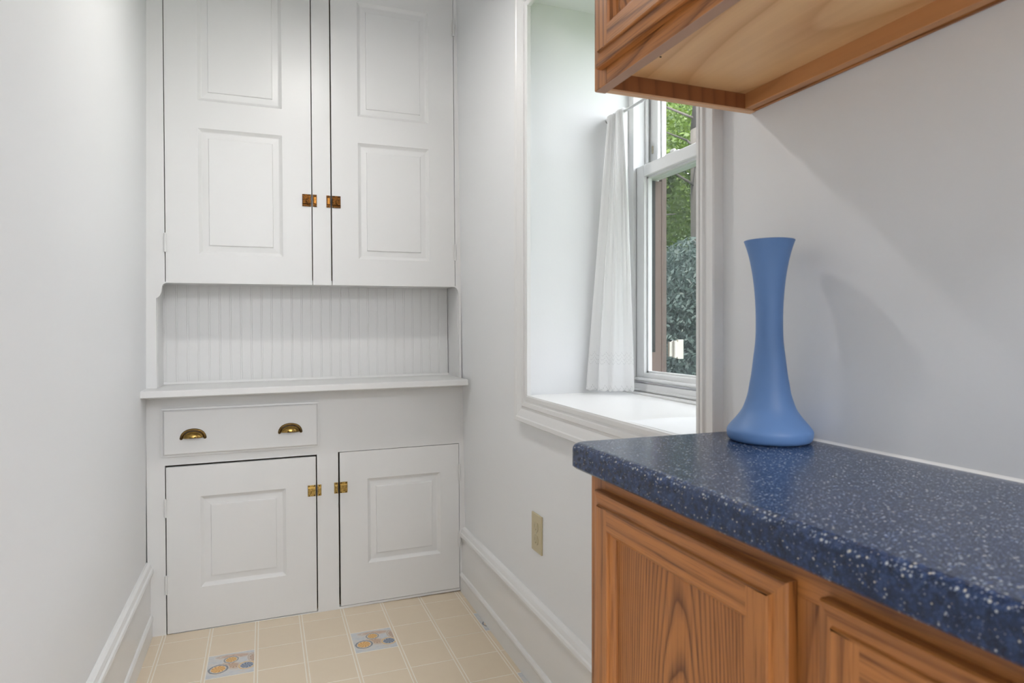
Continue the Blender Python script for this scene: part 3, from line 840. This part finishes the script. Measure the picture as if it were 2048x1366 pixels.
# countertop: slab with an eased, rounded front edge and corner
bm = new()
x0, x1, y0, y1 = 0.428, XR-0.0005, 0.0, 0.880
rc = 0.014
pl = [(x1, y0), (x1, y1)]
for i in range(7):
    a = PI/2*i/6; pl.append((x0+rc-rc*math.sin(a), y1-rc+rc*math.cos(a)))
pl += [(x0, y0)]
def inset(pl, d):     # pull only the exposed front and far edges inward
    out = []
    for x, y in pl:
        fx = (x1-x)/(x1-x0); 
        nx = x + d if x < x0+rc+1e-6 else x
        ny = y - d if y > y1-rc-1e-6 else y
        out.append((nx, ny))
    return out
zs = [(0.003, ZT), (0.0, ZT+0.003), (0.0, CT-0.0095), (0.0008, CT-0.0060), (0.0028, CT-0.0028), (0.0060, CT-0.0008), (0.0095, CT)]
rings = [[bm.verts.new((x, y, z)) for x, y in inset(pl, d)] for d, z in zs]
n = len(pl)
for ri, (A, B) in enumerate(zip(rings, rings[1:])):
    for i in range(n):
        j = (i+1) % n; bm.faces.new((A[i], A[j], B[j], B[i]))
bm.faces.new(rings[0][::-1]); bm.faces.new(rings[-1])
ctr = tag(obj('countertop', bm, 'counter'), 'dark blue speckled countertop with a rounded front edge', 'countertop')
bm = new(); prism(bm, [(XR, CT-0.001), (XR, CT+0.0035), (XR-0.0012, CT+0.0018), (XR-0.003, CT+0.0003), (XR-0.003, CT-0.001)], 1, 0.0, 0.879)
obj('caulk_bead', bm, 'caulk', ctr)

# wall cabinet
UF, UB = 0.477, 1.443
Uc = empty('wall_cabinet', (0, 0, UB), 'honey oak wall cabinet with a pale veneered underside', 'cabinet')
Z = lambda z: z-UB
UY1, UY0, UT = 0.892, -0.05, 2.20
def ub(name, a, mat, bev=0.0008):
    x0, x1, y0, y1, z0, z1 = a
    return bobj(name, (x0, x1, y0, y1, Z(z0), Z(z1)), mat, Uc, bev)
def raw_under(o):
    pass
ub('stile', (UF, UF+0.019, UY1-0.038, UY1, UB, UT), 'oak_z')
ub('stile', (UF, UF+0.019, 0.40, 0.44, UB+0.038, UT), 'oak_z')
ub('stile', (UF, UF+0.019, UY0, UY0+0.038, UB, UT), 'oak_z')
ub('rail', (UF+0.0003, UF+0.019, UY0+0.037, UY1-0.037, UB, UB+0.038), 'oak_y')
ub('rail', (UF+0.0003, UF+0.019, UY0+0.037, UY1-0.037, UT-0.04, UT), 'oak_y')
bm = new(); box(bm, UF+0.001, UF+0.018, UY0+0.001, UY1-0.001, -0.0008, 0.0006); obj('raw_edge', bm, 'endgrain', Uc)
ub('side_panel', (UF+0.019, XR-0.002, UY1-0.016, UY1-0.004, UB+0.001, UT), 'walnut_ply')
bm = new(); box(bm, UF+0.019, XR-0.002, UY1-0.0162, UY1-0.0038, -0.0006, 0.002); obj('panel_edge', bm, 'pale_edge', Uc)
ub('side_panel', (UF+0.019, XR-0.002, UY0+0.004, UY0+0.016, UB+0.001, UT), 'walnut_ply')
ub('bottom_panel', (UF+0.019, XR-0.012, UY0+0.016, UY1-0.016, UB+0.027, UB+0.038), 'maple', 0)
ub('hanging_rail', (XR-0.024, XR-0.0085, UY0+0.016, UY1-0.016, UB+0.002, UB+0.075), 'walnut_y')
ub('back_panel', (XR-0.0065, XR-0.001, UY0+0.004, UY1-0.004, UB+0.0005, UT), 'oak_y')
ub('top_panel', (UF+0.019, XR-0.002, UY0+0.016, UY1-0.016, UT-0.015, UT), 'maple', 0)
oak_door(Uc, UF-0.0195, 0.436, 0.866, Z(1.466), Z(UT-0.02), 'oak', False)
oak_door(Uc, UF-0.0195, -0.024, 0.404, Z(1.466), Z(UT-0.02), 'oak', False)
bm = new(); tube(bm, (0, 0, -0.0008), (0, 0, 0.0006), 0.0016, seg=10); obj('dark_dot', bm, 'screw', Uc, (0.535, 0.80, 0.027))  # small dark disc on the veneered underside

# vase
prof = [(0.0, 0.0), (0.050, 0.0), (0.0565, 0.0015), (0.0600, 0.006), (0.0612, 0.013), (0.0605, 0.018), (0.0560, 0.0245), (0.0480, 0.034), (0.0395, 0.046), (0.0345, 0.058), (0.0305, 0.072), (0.0282, 0.086), (0.0258, 0.100), (0.0228, 0.125), (0.0200, 0.150), (0.0193, 0.172), (0.0195, 0.196), (0.0208, 0.220), (0.0232, 0.244), (0.0275, 0.270), (0.0320, 0.288), (0.0357, 0.299), (0.0362, 0.3005), (0.0352, 0.3010), (0.0340, 0.2985), (0.0305, 0.287), (0.0255, 0.268), (0.0210, 0.243), (0.0185, 0.218), (0.0172, 0.190), (0.0175, 0.160), (0.0205, 0.120), (0.0, 0.10)]
pp = [prof[0]] + [(r, z) for r, z in catmull(prof[1:-1], 3)] + [prof[-1]]
bm = new(); lathe(bm, pp, 64)
v = obj('vase', bm, 'vase', None, (0.711, 0.776, CT), smooth=True)
tag(v, 'tall flared matte blue vase standing on the countertop', 'vase')

# duplex outlet on the right wall
O = empty('wall_outlet', (XR, 1.810, 0.4595), 'almond duplex outlet plate above the right baseboard', 'outlet')
def slot_cutter(zc):
    b = new()
    box(b, -0.02, -0.0002, -0.0075, -0.0055, zc-0.002, zc+0.006); box(b, -0.02, -0.0002, 0.0055, 0.0075, zc-0.003, zc+0.007)
    tube(b, (-0.0002, 0, zc-0.008), (-0.02, 0, zc-0.008), 0.0022, seg=10)
    return b
def cut(o, zs_):
    b = new()
    for zc in zs_:
        q = slot_cutter(zc); me = bpy.data.meshes.new('cutter'); bmesh.ops.recalc_face_normals(q, faces=q.faces[:]); q.to_mesh(me); q.free(); b.from_mesh(me); bpy.data.meshes.remove(me)
    c = obj('cutter', b, 'outlet', O)
    md = o.modifiers.new('slots', 'BOOLEAN'); md.operation = 'DIFFERENCE'; md.object = c; md.solver = 'EXACT'
    dg = bpy.context.evaluated_depsgraph_get(); me = bpy.data.meshes.new_from_object(o.evaluated_get(dg))
    o.modifiers.clear(); o.data = me
    bpy.data.objects.remove(c)
bm = new(); box(bm, -0.0055, 0.0005, -0.0375, 0.0375, -0.0575, 0.0575, 0.0022, 2); plate = obj('cover_plate', bm, 'outlet', O)
cut(plate, (-0.0195, 0.0195))
for s_ in (-1, 1):
    zc = s_*0.0195
    bm = new()
    pts = [(0.0165*math.cos(a), max(-0.0135, min(0.0135, 0.0175*math.sin(a)))+zc) for a in [2*PI*i/28 for i in range(28)]]
    prism(bm, pts, 0, -0.0072, -0.0004)
    cut(obj('receptacle', bm, 'outlet2', O), (zc,))
bm = new(); tube(bm, (-0.005, 0, 0), (-0.0068, 0, 0), 0.003, 0.0024, seg=12); obj('screw', bm, 'steel', O)

# ceiling lamp of the pantry (above the frame)
L = empty('pendant_lamp_offscreen', (LAMP_POS[0], LAMP_POS[1], CEIL), 'small white dome lamp hanging from the pantry ceiling', 'lamp')
bm = new(); lathe(bm, [(0, 0.0), (0.06, 0.0), (0.058, -0.018), (0.02, -0.028), (0, -0.028)], 32); obj('canopy', bm, 'trim', L, smooth=True)
bm = new(); tube(bm, (0, 0, -0.02), (0, 0, LAMP_POS[2]-CEIL+0.068), 0.008); obj('stem', bm, 'trim', L, smooth=True)
bm = new(); z0 = LAMP_POS[2]-CEIL
lathe(bm, [(0.012, z0+0.070), (0.040, z0+0.062), (0.070, z0+0.035), (0.082, z0+0.002), (0.082, z0-0.004), (0.046, z0-0.002), (0.045, z0+0.004), (0.044, z0+0.033), (0.038, z0+0.058), (0.012, z0+0.066)], 32)
obj('shade', bm, 'trim', L, smooth=True)
bm = new(); lathe(bm, [(0, z0+0.006), (0.045, z0+0.006), (0.045, z0+0.001), (0.036, z0-0.003), (0, z0-0.005)], 32)
obj('diffuser_offscreen', bm, 'globe', L, smooth=True)

# ------------------------------------------------------------------ garden outside
bm = new(); box(bm, XO+0.02, 40, -20, 40, -0.8, -0.6); obj('ground', bm, 'grass', kind='structure')
def leaves(bm, c, rad, n, size, droop=0.0, long=1.0):
    for _ in range(n):
        while True:
            p = Vector((random.uniform(-1,1), random.uniform(-1,1), random.uniform(-1,1)))
            if 0.15 < p.length < 1: break
        q = Vector((c[0]+p.x*rad[0], c[1]+p.y*rad[1], c[2]+p.z*rad[2]))
        d = Vector((random.gauss(0,1), random.gauss(0,1), random.gauss(0,0.6)-droop)).normalized()
        u = d.orthogonal().normalized(); u.rotate(Matrix.Rotation(random.uniform(0, 2*PI), 3, d))
        s = size*random.uniform(0.6, 1.3)
        a = bm.verts.new(q); b = bm.verts.new(q+d*s*0.5*long+u*s*0.32); cc = bm.verts.new(q+d*s*long); e = bm.verts.new(q+d*s*0.5*long-u*s*0.32)
        bm.faces.new((a, b, cc, e))
def tree(name, base, trunk_r, h, blobs, mat, size, n, label, droop=0.0, long=1.0, limbs=()):
    t_ = empty(name, base, label, 'tree' if 'tree' in name else 'shrub')
    bm = new(); pts = [Vector((0,0,0)), Vector((0.05,0.03,h*0.35)), Vector((-0.02,0.08,h*0.7)), Vector((0.06,0.05,h))]
    for k in range(3): tube(bm, pts[k], pts[k+1], trunk_r*(1-0.22*k), trunk_r*(1-0.22*(k+1)), 12)
    obj('trunk', bm, 'bark', t_, smooth=True)
    for (p0, p1, r) in limbs:
        bm = new(); mid = (Vector(p0)+Vector(p1))/2+Vector((0,0,0.08)); tube(bm, p0, mid, r, r*0.75, 8); tube(bm, mid, p1, r*0.75, r*0.3, 8); obj('branch', bm, 'bark', t_, smooth=True)
    bm = new()
    for c, r in blobs: leaves(bm, c, r, n, size, droop, long)
    obj('foliage', bm, mat, t_, kind='stuff')
D = Vector((0.5975, 0.8423))            # direction seen through the window
def at(tt, side=0.0): return (D.x*tt+D.y*side, D.y*tt-D.x*side, -0.6)
tree('oak_tree', at(9.4, 0.40), 0.36, 6.5, [((1.3,1.6,3.2),(1.8,1.8,1.0)), ((1.2,1.7,4.4),(2.0,2.0,1.1)), ((0.9,2.4,5.6),(1.9,1.9,1.0)), ((-1.0,1.3,4.5),(1.0,1.0,0.9)), ((-0.75,0.55,3.9),(0.45,0.45,0.5))], 'leaf_bright', 0.085, 6500, 'tall tree with a grey trunk and bright yellow-green leaves',
     limbs=[((0,0,3.6),(-1.3,0.5,4.3),0.022), ((0,0.02,4.1),(-0.9,-0.2,4.35),0.02), ((0,0,4.4),(1.2,0.6,5.1),0.05), ((0,0,4.6),(-1.0,0.6,5.0),0.022)])
tree('hemlock_tree', at(6.4, -1.15), 0.12, 4.6, [((0,0,1.5),(1.3,1.3,0.6)), ((0.1,0,2.2),(1.2,1.2,0.5)), ((0,0.1,0.8),(1.3,1.3,0.5)), ((0.2,0,2.9),(0.9,0.9,0.5))], 'leaf_mid', 0.045, 9500, 'dark evergreen tree with bare thin branches under bright leaves', 0.5, 1.5,
     limbs=[((0,0,2.3),(1.5,-0.3,2.45),0.022), ((0,0,2.0),(1.45,-0.45,2.0),0.02), ((0,0,2.6),(1.4,0.0,2.95),0.02), ((0,0,1.7),(1.4,-0.2,1.8),0.018), ((0,0,2.1),(1.3,-0.9,2.3),0.018)])
tree('yew_shrub', at(4.6, 0.15), 0.05, 1.3, [((0,0,0.75),(0.75,0.75,0.75)), ((-0.5,0.3,0.6),(0.6,0.6,0.6)), ((0.6,-0.3,0.6),(0.6,0.6,0.6)), ((0,0,1.35),(0.55,0.55,0.4)), ((0.05,0,1.85),(0.5,0.5,0.5))], 'leaf_blue', 0.024, 20000, 'low blue-green shrub with drooping needles outside the window', 0.9, 1.9)
for (x, y, r, h, lab) in ((6.2, 15.6, 2.2, 0.95, 'distant leafy tree farthest back behind the evergreen'), (11.0, 14.5, 2.3, 1.15, 'broad distant tree behind the grey trunk'),
                          (13.5, 9.6, 2.2, 0.66, 'distant leafy tree across the lawn beside the broad one'), (13.0, 4.8, 2.2, 0.6, 'rounded distant tree standing straight out across the lawn'),
                          (12.0, 0.2, 2.2, 0.62, 'distant leafy tree at the open end of the lawn')):
    tree('background_tree', (x, y, -0.6), 0.2, 4.5*h, [((0,0,1.6*h),(r,r,1.4*h)), ((0.3,0.2,3.6*h),(r*0.95,r*0.95,1.4*h)), ((0,0,5.6*h),(r*0.8,r*0.8,1.3*h))], 'leaf_mid', 0.26, 5600, lab)
for (x, y, lab) in ((5.6, 3.6, 'waist-high green bush on the lawn beside the blue-green shrub'), (6.3, 1.4, 'waist-high green bush alone in the open lawn')):
    tree('lawn_shrub', (x, y, -0.6), 0.04, 1.1, [((0,0,0.7),(0.9,0.9,0.7)), ((0.3,0.3,1.0),(0.6,0.6,0.5))], 'leaf_mid', 0.07, 6000, lab)
